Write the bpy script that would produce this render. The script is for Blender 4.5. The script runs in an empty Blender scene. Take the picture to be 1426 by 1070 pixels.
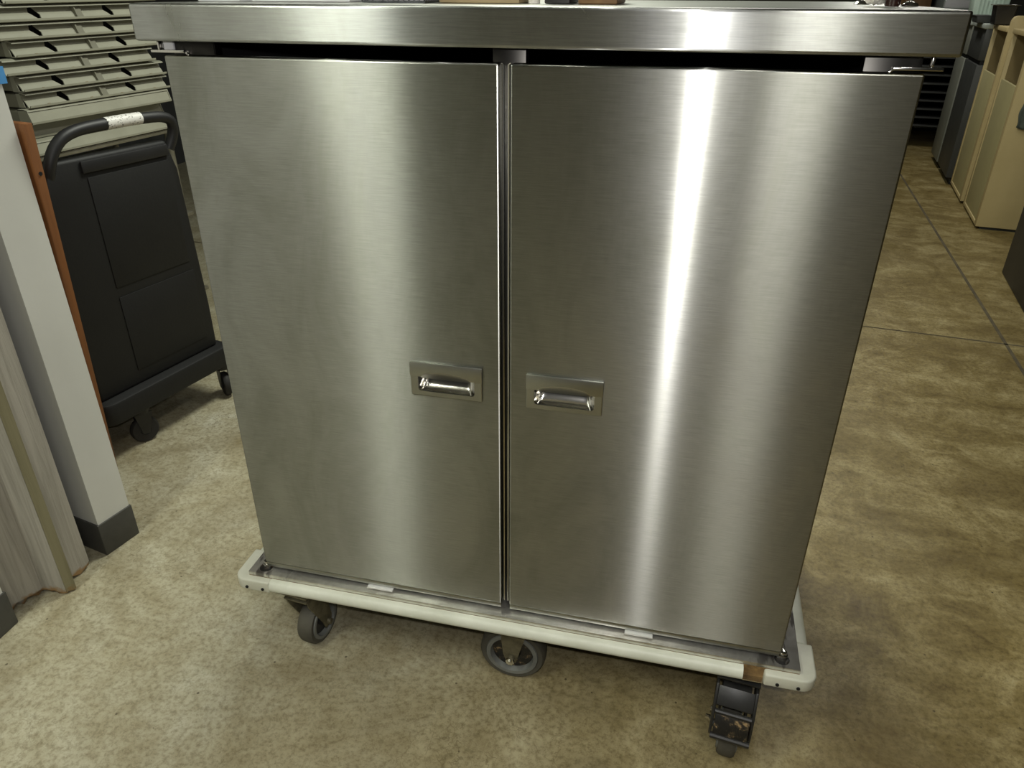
import bpy, bmesh, math, random
from mathutils import Vector, Matrix
random.seed(7)
PI = math.pi
C = bpy.context.scene.collection
R = math.radians

# ------------------------------------------------------------------ materials
def srgb(r, g, b):
    f = lambda c: (c/255/12.92) if c/255 <= .04045 else ((c/255+.055)/1.055)**2.4
    return (f(r), f(g), f(b), 1)

class NT:
    def __init__(s, name):
        s.m = bpy.data.materials.new(name); s.m.use_nodes = True
        s.t = s.m.node_tree; s.t.nodes.clear()
        s.out = s.n('ShaderNodeOutputMaterial')
    def n(s, typ, **kw):
        d = s.t.nodes.new(typ)
        for k, v in kw.items(): setattr(d, k, v)
        return d
    def l(s, a, b): s.t.links.new(a, b)
    def coord(s, scale=(1, 1, 1), rot=(0, 0, 0), kind='Object'):
        tc = s.n('ShaderNodeTexCoord'); mp = s.n('ShaderNodeMapping')
        mp.inputs['Scale'].default_value = scale; mp.inputs['Rotation'].default_value = rot
        s.l(tc.outputs[kind], mp.inputs['Vector']); return mp.outputs['Vector']
    def noise(s, vec, scale, detail=4, rough=.55, dist=0):
        d = s.n('ShaderNodeTexNoise'); d.inputs['Scale'].default_value = scale
        d.inputs['Detail'].default_value = detail; d.inputs['Roughness'].default_value = rough
        d.inputs['Distortion'].default_value = dist
        s.l(vec, d.inputs['Vector']); return d.outputs['Fac']
    def ramp(s, fac, stops):
        d = s.n('ShaderNodeValToRGB'); e = d.color_ramp.elements
        while len(e) < len(stops): e.new(.5)
        for i, (p, c) in enumerate(stops):
            e[i].position = p; e[i].color = c if len(c) == 4 else (*c, 1)
        s.l(fac, d.inputs['Fac']); return d.outputs['Color']
    def mix(s, a, b, fac, blend='MIX'):
        d = s.n('ShaderNodeMix', data_type='RGBA', blend_type=blend)
        for sock, v in ((0, fac), (6, a), (7, b)):
            if hasattr(v, 'is_linked') or isinstance(v, bpy.types.NodeSocket): s.l(v, d.inputs[sock])
            else: d.inputs[sock].default_value = v
        return d.outputs[2]
    def math(s, op, a, b=0.0):
        d = s.n('ShaderNodeMath', operation=op)
        for i, v in enumerate((a, b)):
            if isinstance(v, bpy.types.NodeSocket): s.l(v, d.inputs[i])
            else: d.inputs[i].default_value = v
        return d.outputs[0]
    def maprange(s, v, a, b, c, d_):
        d = s.n('ShaderNodeMapRange'); s.l(v, d.inputs[0])
        for i, x in enumerate((a, b, c, d_)): d.inputs[i+1].default_value = x
        return d.outputs[0]
    def bump(s, h, strength=.2, dist=.01):
        d = s.n('ShaderNodeBump'); d.inputs['Strength'].default_value = strength
        d.inputs['Distance'].default_value = dist; s.l(h, d.inputs['Height']); return d.outputs['Normal']
    def principled(s, color, rough=.5, metal=0, normal=None, spec=.5):
        b = s.n('ShaderNodeBsdfPrincipled')
        for k, v in (('Base Color', color), ('Roughness', rough), ('Metallic', metal), ('Specular IOR Level', spec)):
            if isinstance(v, bpy.types.NodeSocket): s.l(v, b.inputs[k])
            else: b.inputs[k].default_value = v
        if normal is not None: s.l(normal, b.inputs['Normal'])
        s.l(b.outputs[0], s.out.inputs[0]); return b

def mottled(name, c1, c2, scale=6, rough=.5, metal=0, stretch=(1, 1, 1), bump=0, spec=.5):
    t = NT(name); v = t.coord(stretch)
    f = t.noise(v, scale, 5, .6)
    col = t.ramp(f, [(.3, c1), (.7, c2)])
    nrm = t.bump(t.noise(v, scale*12, 3), bump) if bump else None
    t.principled(col, rough, metal, nrm, spec); return t.m

def brushed(name, base, smear=.78, r1=.30, r2=.42, mixf=.45, dark=.75):
    """horizontally brushed stainless: sharp across, long smear up and down"""
    t = NT(name)
    v = t.coord((7, 7, 190)); v2 = t.coord((3.0, 3.0, 1.3))
    br = t.noise(v, 3.0, 3, .6); sm = t.noise(v2, 2.2, 6, .65, .6)
    col = t.mix((base[0]*dark, base[1]*dark, base[2]*dark*.94, 1), base, t.ramp(sm, [(.32, (0, 0, 0)), (.62, (1, 1, 1))]))
    col = t.mix(col, t.ramp(br, [(.30, (.66, .66, .66)), (.68, (1, 1, 1))]), .6, 'MULTIPLY')
    tg = t.n('ShaderNodeTangent', direction_type='RADIAL', axis='Z')
    sh = []
    for r, an in ((r1, smear), (r2, .60)):
        g = t.n('ShaderNodeBsdfAnisotropic'); g.distribution = 'GGX'
        t.l(col, g.inputs['Color']); g.inputs['Anisotropy'].default_value = an
        rr = t.math('MULTIPLY', t.maprange(sm, .3, .7, 1.12, .92), r)
        t.l(rr, g.inputs['Roughness']); t.l(tg.outputs[0], g.inputs['Tangent']); sh.append(g)
    mx = t.n('ShaderNodeMixShader'); mx.inputs[0].default_value = mixf
    t.l(sh[0].outputs[0], mx.inputs[1]); t.l(sh[1].outputs[0], mx.inputs[2])
    t.l(mx.outputs[0], t.out.inputs[0]); return t.m

def floor_mat():
    t = NT('polished_concrete'); v = t.coord()
    big = t.noise(v, .55, 4, .6, .4); mid = t.noise(v, 3.2, 7, .68, .5); fine = t.noise(v, 17, 6, .7)
    vs = t.coord((1.0, 3.2, 1), (0, 0, R(-6))); st = t.noise(vs, 2.3, 6, .65, .3)
    col = t.ramp(mid, [(.20, srgb(122, 111, 82)), (.40, srgb(150, 141, 113)), (.58, srgb(163, 156, 130)), (.80, srgb(175, 171, 150))])
    sx = t.n('ShaderNodeSeparateXYZ'); t.l(v, sx.inputs[0])
    right = t.maprange(t.math('ADD', t.math('ADD', sx.outputs[0], t.math('MULTIPLY', sx.outputs[1], .10)), t.math('MULTIPLY', t.math('SUBTRACT', big, .5), 1.6)), -.75, .65, 0, 1)
    m2 = t.noise(v, 4.6, 8, .72, .9)
    sb = t.mix(st, m2, .62)
    brown = t.ramp(sb, [(.34, srgb(88, 74, 42)), (.48, srgb(116, 102, 66)), (.58, srgb(140, 127, 92)), (.70, srgb(164, 154, 122))])
    col = t.mix(col, brown, right)
    grain = t.noise(v, 70, 6, .8)
    col = t.mix(col, t.ramp(fine, [(.32, (.80, .77, .70)), (.58, (1.06, 1.06, 1.06))]), .9, 'MULTIPLY')
    col = t.mix(col, t.ramp(grain, [(.38, (.56, .53, .46)), (.54, (1.06, 1.06, 1.06))]), .8, 'MULTIPLY')
    stain = t.ramp(t.noise(v, 1.9, 7, .68, .9), [(.50, (0, 0, 0)), (.66, (1, 1, 1))])
    col = t.mix(col, srgb(98, 84, 54), t.math('MULTIPLY', stain, .40))
    # hairline cracks and saw-cut joints
    vo = t.n('ShaderNodeTexVoronoi', feature='DISTANCE_TO_EDGE'); vo.inputs['Scale'].default_value = 9
    vd = t.n('ShaderNodeVectorMath', operation='ADD'); nz = t.n('ShaderNodeTexNoise'); nz.inputs['Scale'].default_value = 5; nz.inputs['Detail'].default_value = 5
    t.l(v, nz.inputs['Vector']); sc = t.n('ShaderNodeVectorMath', operation='SCALE'); sc.inputs['Scale'].default_value = .5
    t.l(nz.outputs['Color'], sc.inputs[0]); t.l(v, vd.inputs[0]); t.l(sc.outputs[0], vd.inputs[1]); t.l(vd.outputs[0], vo.inputs['Vector'])
    cr = t.math('MULTIPLY', t.math('LESS_THAN', vo.outputs['Distance'], .009), t.ramp(t.noise(v, 1.7, 3), [(.45, (0, 0, 0)), (.6, (1, 1, 1))]))
    col = t.mix(col, srgb(96, 84, 58), t.math('MULTIPLY', cr, .5))
    spk = t.n('ShaderNodeTexVoronoi'); spk.inputs['Scale'].default_value = 14; t.l(v, spk.inputs['Vector'])
    col = t.mix(col, srgb(60, 50, 34), t.math('MULTIPLY', t.math('LESS_THAN', spk.outputs['Distance'], .045), .75))
    col = t.mix(col, t.mix((1.18, 1.22, 1.33, 1), (1.22, 1.22, 1.14, 1), right), 1.0, 'MULTIPLY')
    t.principled(col, t.maprange(mid, .3, .7, .32, .50), 0, t.bump(grain, .10), .35)
    return t.m

def wood_mat(name, c1, c2, tan, edge=.03):
    t = NT(name); v = t.coord((22, 22, 1.1)); f = t.noise(v, 2.4, 6, .65, .4)
    col = t.ramp(f, [(.25, c1), (.6, c2)])
    v2 = t.coord((6, 6, 2.2)); k = t.noise(v2, 2.2, 4, .6)
    col = t.mix(col, tan, t.ramp(k, [(.70, (0, 0, 0)), (.76, (.8, .8, .8))]))
    sx = t.n('ShaderNodeSeparateXYZ'); t.l(t.coord(), sx.inputs[0])
    zz = t.math('ADD', sx.outputs[2], t.math('MULTIPLY', t.math('SUBTRACT', t.noise(t.coord(), 38, 3), .5), .05))
    col = t.mix(tan, col, t.maprange(zz, edge-.012, edge, 0, 1))
    t.principled(col, .8, 0, t.bump(f, .35)); return t.m

M = {}
M['steel'] = brushed('brushed_stainless', srgb(183, 184, 178), .825, .232, .38, .31)
M['steel_hood'] = brushed('brushed_stainless_hood', srgb(200, 202, 199), .81, .25, .38, .34)
def stain_steel():
    t = NT('scuffed_stainless'); v = t.coord(); f = t.noise(v, 9, 6, .7, .4)
    col = t.ramp(f, [(.3, srgb(178, 175, 166)), (.65, srgb(228, 226, 220))])
    sx = t.n('ShaderNodeSeparateXYZ'); t.l(v, sx.inputs[0])
    ends = t.maprange(t.math('ABSOLUTE', sx.outputs[0]), .50, .60, 0, 1)
    burn = t.math('MULTIPLY', ends, t.ramp(t.noise(t.coord((60, 14, 20)), 1.0, 4), [(.5, (0, 0, 0)), (.6, (1, 1, 1))]))
    col = t.mix(col, srgb(62, 50, 46), t.math('MULTIPLY', burn, .75))
    t.principled(col, .33, .9, t.bump(t.noise(t.coord((30, 400, 200)), 1, 3), .05)); return t.m
M['pan'] = stain_steel()
M['chrome'] = mottled('polished_steel', srgb(205, 203, 195), srgb(232, 230, 224), 5, .16, 1)
M['plate'] = mottled('satin_plate', srgb(150, 151, 144), srgb(176, 177, 170), 5, .36, 1)
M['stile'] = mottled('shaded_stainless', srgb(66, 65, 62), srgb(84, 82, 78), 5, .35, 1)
M['tab'] = mottled('bright_tab', srgb(225, 225, 220), srgb(238, 238, 234), 5, .45, .3)
M['dark_in'] = mottled('dark_interior', srgb(9, 9, 10), srgb(15, 15, 16), 4, .7)
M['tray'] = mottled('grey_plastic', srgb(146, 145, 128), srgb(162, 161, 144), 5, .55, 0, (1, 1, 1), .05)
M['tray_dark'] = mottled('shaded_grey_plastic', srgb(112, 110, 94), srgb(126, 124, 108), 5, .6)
M['bumper'] = mottled('bumper_vinyl', srgb(196, 198, 180), srgb(222, 224, 208), 8, .45, 0, (1, 1, 1), .04)
M['bumper_corner'] = mottled('bumper_corner_vinyl', srgb(192, 192, 174), srgb(214, 214, 198), 8, .5, 0, (1, 1, 1), .05)
M['plywood'] = mottled('plywood_core', srgb(92, 70, 40), srgb(146, 116, 70), 60, .85)
M['rubber'] = mottled('grey_rubber', srgb(66, 64, 56), srgb(88, 85, 74), 10, .7, 0, (1, 1, 1), .1)
M['tread'] = mottled('worn_tread', srgb(84, 72, 54), srgb(104, 92, 72), 14, .8)
M['black_rubber'] = mottled('black_rubber', srgb(30, 29, 27), srgb(42, 40, 37), 10, .7)
M['rim'] = mottled('grey_rim', srgb(96, 98, 94), srgb(126, 128, 122), 14, .5)
def worn_black():
    t = NT('worn_black_metal'); v = t.coord(); f = t.noise(v, 46, 6, .7, .3)
    col = t.ramp(f, [(.50, srgb(26, 25, 23)), (.58, srgb(58, 50, 38)), (.64, srgb(150, 126, 90))])
    t.principled(col, .45, 0, t.bump(f, .2)); return t.m
M['worn_black'] = worn_black()
M['black_metal'] = mottled('black_metal', srgb(26, 26, 25), srgb(44, 43, 40), 20, .42)
M['fork'] = mottled('dirty_zinc', srgb(84, 80, 62), srgb(128, 122, 98), 40, .5, .4, (1, 1, 1), .3)
M['black_plastic'] = mottled('black_plastic', srgb(13, 13, 13), srgb(18, 18, 17), 8, .62, 0, (1, 1, 1), .06)
M['black_tube'] = mottled('black_tube', srgb(27, 27, 28), srgb(36, 36, 37), 8, .5)
M['white_label'] = None
def label_mat():
    t = NT('printed_white_label'); v = t.coord((120, 120, 200)); f = t.noise(v, 1.0, 2)
    t.principled(t.ramp(f, [(.60, srgb(226, 224, 218)), (.64, srgb(40, 40, 40))]), .4); return t.m
M['white_label'] = label_mat()
M['white_paint'] = mottled('white_paint', srgb(208, 208, 200), srgb(216, 216, 208), 3, .6, 0, (1, 1, 1), .03)
M['base_grey'] = mottled('dark_vinyl_base', srgb(60, 59, 55), srgb(74, 73, 68), 14, .55)
M['orange_wood'] = mottled('orange_brown_wood', srgb(104, 64, 30), srgb(130, 82, 42), 3, .6, 0, (14, 14, 1))
M['whitewash'] = wood_mat('whitewashed_wood', srgb(138, 134, 122), srgb(176, 171, 159), srgb(150, 120, 80), .024)
M['olive_wood'] = wood_mat('olive_shaded_wood', srgb(118, 112, 84), srgb(138, 132, 102), srgb(140, 110, 66), .02)  # darker olive carries the shade of the groove in its colour
M['blue'] = mottled('blue_tape', srgb(60, 128, 190), srgb(82, 150, 208), 8, .6)
M['beige'] = mottled('beige_laminate', srgb(186, 168, 120), srgb(198, 180, 132), 3, .5)
M['beige_face'] = mottled('beige_side_laminate', srgb(168, 160, 116), srgb(178, 170, 126), 3, .5)
M['beige_in'] = mottled('beige_inside', srgb(120, 104, 66), srgb(134, 118, 78), 3, .6)
M['dark_cab'] = mottled('charcoal_laminate', srgb(52, 54, 52), srgb(62, 64, 62), 3, .5)
M['mid_cab'] = mottled('grey_laminate', srgb(112, 114, 104), srgb(124, 126, 116), 3, .5)
M['light_top'] = mottled('pale_grey_top', srgb(150, 158, 150), srgb(166, 172, 164), 3, .45)
M['black_box'] = mottled('black_enamel', srgb(28, 28, 27), srgb(35, 34, 32), 6, .5)
M['brown_wood'] = mottled('brown_cupboard_wood', srgb(96, 70, 38), srgb(128, 98, 58), 2, .55, 0, (12, 12, 1))
M['white_box'] = mottled('white_card', srgb(212, 212, 212), srgb(226, 226, 226), 5, .7)
M['teal'] = mottled('pale_teal_plastic', srgb(176, 196, 182), srgb(190, 208, 196), 5, .5)
M['dark_cloth'] = mottled('dark_green_grey_cloth', srgb(66, 74, 66), srgb(86, 94, 84), 30, .9, 0, (1, 1, 1), .4)
M['brown_glass'] = mottled('dark_brown_glaze', srgb(34, 20, 18), srgb(46, 26, 22), 6, .12)
M['crumple'] = mottled('crumpled_white_paper', srgb(206, 200, 186), srgb(230, 226, 216), 20, .8, 0, (1, 1, 1), .5)
M['card'] = mottled('tan_cardboard', srgb(150, 132, 98), srgb(166, 148, 112), 6, .8)
M['mesh_grey'] = mottled('dark_grey_basket', srgb(40, 42, 44), srgb(92, 94, 96), 120, .5, .3)
M['galv'] = mottled('galvanised', srgb(128, 124, 108), srgb(156, 152, 136), 20, .45, .6)
M['wall_rear'] = mottled('reflection_band_wall', srgb(26, 27, 27), srgb(84, 86, 86), 1.1, .8, 0, (1, 1, .04))  # unseen walls: light and dark stripes added to band the steel's reflections
M['wall_dark'] = mottled('dark_painted_wall', srgb(58, 56, 50), srgb(66, 64, 58), 2, .8)
M['ceiling'] = mottled('ceiling_tile', srgb(74, 74, 68), srgb(86, 86, 80), 3, .9)
M['joint'] = mottled('joint_filler', srgb(66, 58, 40), srgb(96, 86, 62), 10, .8)
M['floor'] = floor_mat()

# ------------------------------------------------------------------ mesh helpers
def bx(bm, x0, x1, y0, y1, z0, z1, mat=None):
    vs = [bm.verts.new((x, y, z)) for z in (z0, z1) for y in (y0, y1) for x in (x0, x1)]
    for f in ((0, 2, 3, 1), (4, 5, 7, 6), (0, 1, 5, 4), (2, 6, 7, 3), (0, 4, 6, 2), (1, 3, 7, 5)):
        bm.faces.new([vs[i] for i in f])
    return vs
def prism(bm, pts, a, b, axis='z'):
    """extrude a closed 2D outline along an axis"""
    def P(u, v, w): return {'z': (u, v, w), 'y': (u, w, v), 'x': (w, u, v)}[axis]
    lo = [bm.verts.new(P(u, v, a)) for u, v in pts]; hi = [bm.verts.new(P(u, v, b)) for u, v in pts]
    n = len(pts)
    bm.faces.new(lo); bm.faces.new(hi[::-1])
    for i in range(n): bm.faces.new((lo[i], hi[i], hi[(i+1) % n], lo[(i+1) % n]))
def tube(bm, path, r, seg=10, cap=True):
    path = [Vector(p) for p in path]; rings = []
    n0 = None
    for i, p in enumerate(path):
        d = (path[min(i+1, len(path)-1)] - path[max(i-1, 0)]).normalized()
        if n0 is None: n0 = d.orthogonal().normalized()
        n0 = (n0 - d*n0.dot(d)).normalized(); b = d.cross(n0)
        rr = r[i] if isinstance(r, (list, tuple)) else r
        rings.append([bm.verts.new(p + (n0*math.cos(2*PI*k/seg) + b*math.sin(2*PI*k/seg))*rr) for k in range(seg)])
    for a, b in zip(rings, rings[1:]):
        for k in range(seg): bm.faces.new((a[k], a[(k+1) % seg], b[(k+1) % seg], b[k]))
    if cap: bm.faces.new(rings[0][::-1]); bm.faces.new(rings[-1])
def lathe(bm, prof, origin=(0, 0, 0), axis=(0, 0, 1), seg=32):
    """prof: (radius, height along axis)"""
    ax = Vector(axis).normalized(); u = ax.orthogonal().normalized(); v = ax.cross(u); o = Vector(origin)
    rings = []
    for r, h in prof:
        if r < 1e-6: rings.append([bm.verts.new(o + ax*h)])
        else: rings.append([bm.verts.new(o + ax*h + (u*math.cos(2*PI*k/seg)+v*math.sin(2*PI*k/seg))*r) for k in range(seg)])
    for a, b in zip(rings, rings[1:]):
        for k in range(seg):
            k2 = (k+1) % seg
            if len(a) == 1 and len(b) == 1: continue
            if len(a) == 1: bm.faces.new((a[0], b[k2], b[k]))
            elif len(b) == 1: bm.faces.new((a[k], a[k2], b[0]))
            else: bm.faces.new((a[k], a[k2], b[k2], b[k]))
def BM(): return bmesh.new()
def obj(name, bm, mat, parent=None, bevel=0, seg=2, smooth=True, ang=35):
    bmesh.ops.recalc_face_normals(bm, faces=bm.faces)
    me = bpy.data.meshes.new(name); 
    if bevel:
        es = [e for e in bm.edges if len(e.link_faces) == 2 and e.calc_face_angle(0) > R(30)]
        bmesh.ops.bevel(bm, geom=es, offset=bevel, segments=seg, profile=.5, affect='EDGES', clamp_overlap=True)
    bm.to_mesh(me); bm.free()
    if smooth:
        me.polygons.foreach_set('use_smooth', [p.area < .0025 for p in me.polygons])
        me.set_sharp_from_angle(angle=R(ang))
    me.materials.append(mat)
    o = bpy.data.objects.new(name, me); C.objects.link(o)
    if parent is not None: o.parent = parent
    return o
def objs(name, bm, mat, parent=None, **k):
    """one object per loose piece"""
    seen = set(); out = []; bm.verts.index_update()
    for v0 in bm.verts:
        if v0 in seen: continue
        st = [v0]; isl = set()
        while st:
            v = st.pop()
            if v in isl: continue
            isl.add(v)
            for e in v.link_edges: st.append(e.other_vert(v))
        seen |= isl; nb = bmesh.new(); mp = {v: nb.verts.new(v.co) for v in isl}
        for f in {f for v in isl for f in v.link_faces}: nb.faces.new([mp[v] for v in f.verts])
        out.append(obj(name, nb, mat, parent, **k))
    bm.free(); return out
def thing(name, label, cat, loc=(0, 0, 0), rotz=0, group=None):
    o = bpy.data.objects.new(name, None); C.objects.link(o); o.empty_display_size = .1
    o.location = loc; o.rotation_euler = (0, 0, rotz); tag(o, label, cat, group); return o
def tag(o, label, cat, group=None):
    o['label'] = label; o['category'] = cat
    if group: o['group'] = group
    return o
def struct(name, bm, mat, parent=None, **k):
    o = obj(name, bm, mat, parent, **k)
    if parent is None: o['kind'] = 'structure'
    return o
def dup(root):
    r = root.copy(); C.objects.link(r)
    for ch in list(root.children):
        c = ch.copy(); C.objects.link(c); c.parent = r
        for g in ch.children:
            d = g.copy(); C.objects.link(d); d.parent = c
    return r
def cut(o, *cutters):
    """boolean holes into a mesh object, baked"""
    for bm in cutters:
        c = obj('cutter', bm, M['dark_in'], smooth=False)
        md = o.modifiers.new('b', 'BOOLEAN'); md.operation = 'DIFFERENCE'; md.object = c; md.solver = 'EXACT'
        dg = bpy.context.evaluated_depsgraph_get(); dg.update()
        me = bpy.data.meshes.new_from_object(o.evaluated_get(dg))
        o.modifiers.clear(); o.data = me
        me.polygons.foreach_set('use_smooth', [p.area < .0004 for p in me.polygons])
        bpy.data.objects.remove(c)

# ------------------------------------------------------------------ the setting
bm = BM(); bx(bm, -5, 6, -5, 12, -.1, 0); fl = struct('floor', bm, M['floor'], smooth=False)
# saw-cut joints in the slab (thin strips, flush)
def joint(p, q, w, name):
    p, q = Vector(p), Vector(q); d = (q-p).normalized(); n = Vector((-d.y, d.x))*w/2
    bm = BM(); vs = [bm.verts.new((*(a), .0008)) for a in (p+n, p-n, q-n, q+n)]; bm.faces.new(vs)
    struct(name, bm, M['joint'], smooth=False)
joint((-4.0, 3.18), (5.5, 2.18), .013, 'trim_1')
joint((1.72, .3), (2.52, 9.8), .017, 'trim_2')

def wall_box(name, x0, x1, y0, y1, z1, mat, z0=0):
    bm = BM(); bx(bm, x0, x1, y0, y1, z0, z1); return struct(name, bm, mat, smooth=False)
wall_box('wall_back', -5, 6, 10.4, 10.6, 3.1, M['wall_dark'])
wall_box('wall_front', -5, 6, -5.1, -4.9, 3.1, M['wall_rear'])
wall_box('wall_right', 5.6, 5.8, -5, 10.5, 3.1, M['wall_rear'])
wall_box('wall_outer', -4.8, -4.6, -5, 10.5, 3.1, M['wall_rear'])
bm = BM(); bx(bm, -5, 6, -5.1, 10.6, 3.1, 3.2); struct('ceiling', bm, M['ceiling'], smooth=False)

# the short white wall end beside the cart, and its neighbour across the opening
def rotbox(bm, P, ang, u0, u1, v0, v1, z0, z1):
    vs = bx(bm, u0, u1, v0, v1, z0, z1); m = Matrix.Translation((P[0], P[1], 0)) @ Matrix.Rotation(ang, 4, 'Z')
    for v in vs: v.co = m @ v.co
WA = R(-12)                       # this wall runs off to -x, slightly skewed
bm = BM(); rotbox(bm, (-1.308, .212), WA, -2.6, .0, .0, .110, .0, 3.1)
struct('wall_left', bm, M['white_paint'], smooth=False)
bm = BM(); rotbox(bm, (-1.308, .212), WA, -2.61, .005, -.005, .115, 0, .112)
struct('baseboard_left', bm, M['base_grey'], bevel=.003)
bm = BM(); bx(bm, -1.49, -1.357, -3.0, -.086, 0, 3.1); struct('wall_near', bm, M['white_paint'], smooth=False)
bm = BM(); bx(bm, -1.495, -1.352, -3.0, -.080, 0, .112); struct('baseboard_near', bm, M['base_grey'], bevel=.003)

# blue tape on the wall end
bm = BM(); rotbox(bm, (-1.308, .212), WA, .001, .004, .05, .122, 1.335, 1.372)
tag(obj('blue_tape', bm, M['blue'], smooth=False), 'small strip of blue tape on the edge of the white wall end', 'tape')

# orange brown board standing behind the white wall end
t = thing('wood_board', 'orange brown wooden board standing on edge behind the white wall end', 'board', (-1.28, .322, 0), WA)
bm = BM()
prism(bm, [(-.62, 0), (-.07, 0), (.013, 1.245), (-.62, 1.245)], .008, .030, 'y'); obj('board', bm, M['orange_wood'], t, bevel=.002)
bm = BM(); lathe(bm, [(0, 0), (.005, 0), (.005, .002), (0, .002)], (.0043, .019, 1.125), (1, 0, 0), 12); obj('knot', bm, M['dark_in'], t)

# weathered whitewashed panel between the two white walls
def ragged(name, pts, z1, mat, parent, amp=.025, n=7):
    """upright board: closed plan outline with an uneven sawn-off foot"""
    bm = BM(); ring = []
    for i in range(len(pts)):
        a, b = Vector(pts[i]), Vector(pts[(i+1) % len(pts)])
        for k in range(n): ring.append(a.lerp(b, k/n))
    lo = [bm.verts.new((p.x, p.y, random.uniform(.0, amp))) for p in ring]
    md = [bm.verts.new((p.x, p.y, .05)) for p in ring]; hi = [bm.verts.new((p.x, p.y, z1)) for p in ring]
    m = len(ring)
    for a, b in ((lo, md), (md, hi)):
        for i in range(m): bm.faces.new((a[i], a[(i+1) % m], b[(i+1) % m], b[i]))
    bm.faces.new(hi); bm.faces.new(lo[::-1])
    return obj(name, bm, mat, parent, smooth=False)
t = thing('wooden_door_jamb', 'weathered whitewashed wooden jamb with a ragged foot, between two white walls', 'door jamb', (-1.33, .05, 0))
L = lambda pts: [(x+1.33, y-.05) for x, y in pts]
ragged('wide_board', L([(-1.403, -.062), (-1.371, .029), (-1.395, .036), (-1.427, -.055)]), 2.1, M['whitewash'], t, .03)
ragged('batten', L([(-1.380, .028), (-1.303, .040), (-1.308, .070), (-1.385, .058)]), 2.1, M['whitewash'], t, .02)
ragged('corner_strip', L([(-1.302, .0405), (-1.288, .062), (-1.297, .067), (-1.3075, .0705)]), 2.1, M['olive_wood'], t, .012)
ragged('edge_board', L([(-1.334, .072), (-1.314, .150), (-1.334, .155), (-1.358, .077)]), 2.1, M['whitewash'], t, .03)

# ------------------------------------------------------------------ the stainless cart
ZB, ZT = .29, 1.432                # door bottom and top
DEP = .72
cart = thing('steel_cabinet_cart', 'large brushed stainless steel two-door cabinet cart on casters in the foreground', 'cabinet cart')
# carcass (open front behind the doors), stiles, shelf
bm = BM()
bx(bm, -.600, -.585, .034, DEP, .268, 1.492); bx(bm, .585, .600, .034, DEP, .268, 1.492)
bx(bm, -.585, .585, DEP-.012, DEP, .268, 1.492)
obj('carcass', bm, M['steel'], cart, bevel=.001)
bm = BM(); bx(bm, -.584, .584, .05, DEP-.013, .271, .284); bx(bm, -.584, .584, .05, DEP-.013, 1.475, 1.49)
bx(bm, -.5845, -.580, .05, DEP-.013, .284, 1.475); bx(bm, .580, .5845, .05, DEP-.013, .284, 1.475); bx(bm, -.58, .58, DEP-.02, DEP-.0125, .284, 1.475)
obj('interior_shade', bm, M['dark_in'], cart, smooth=False)  # near-black sheets stand in for the shade inside the cabinet
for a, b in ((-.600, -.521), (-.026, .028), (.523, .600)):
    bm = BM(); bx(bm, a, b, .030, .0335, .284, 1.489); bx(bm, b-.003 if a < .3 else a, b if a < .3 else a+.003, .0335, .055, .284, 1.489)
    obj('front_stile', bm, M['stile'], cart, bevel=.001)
# hood cap with a rounded top edge, open underneath
bm = BM()
bx(bm, -.6345, .6345, -.020, DEP+.03, 1.455, 1.5115)
h = obj('hood', bm, M['steel_hood'], cart, bevel=.0045, seg=3)
bm = BM(); bx(bm, -.6305, .6305, -.016, DEP+.026, 1.40, 1.4915); cut(h, bm)
# tinted dull top sheet
bm = BM(); bx(bm, -.627, .627, -.010, DEP+.02, 1.5115, 1.5118); obj('top_sheet', bm, M['plate'], cart, smooth=False)

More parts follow.
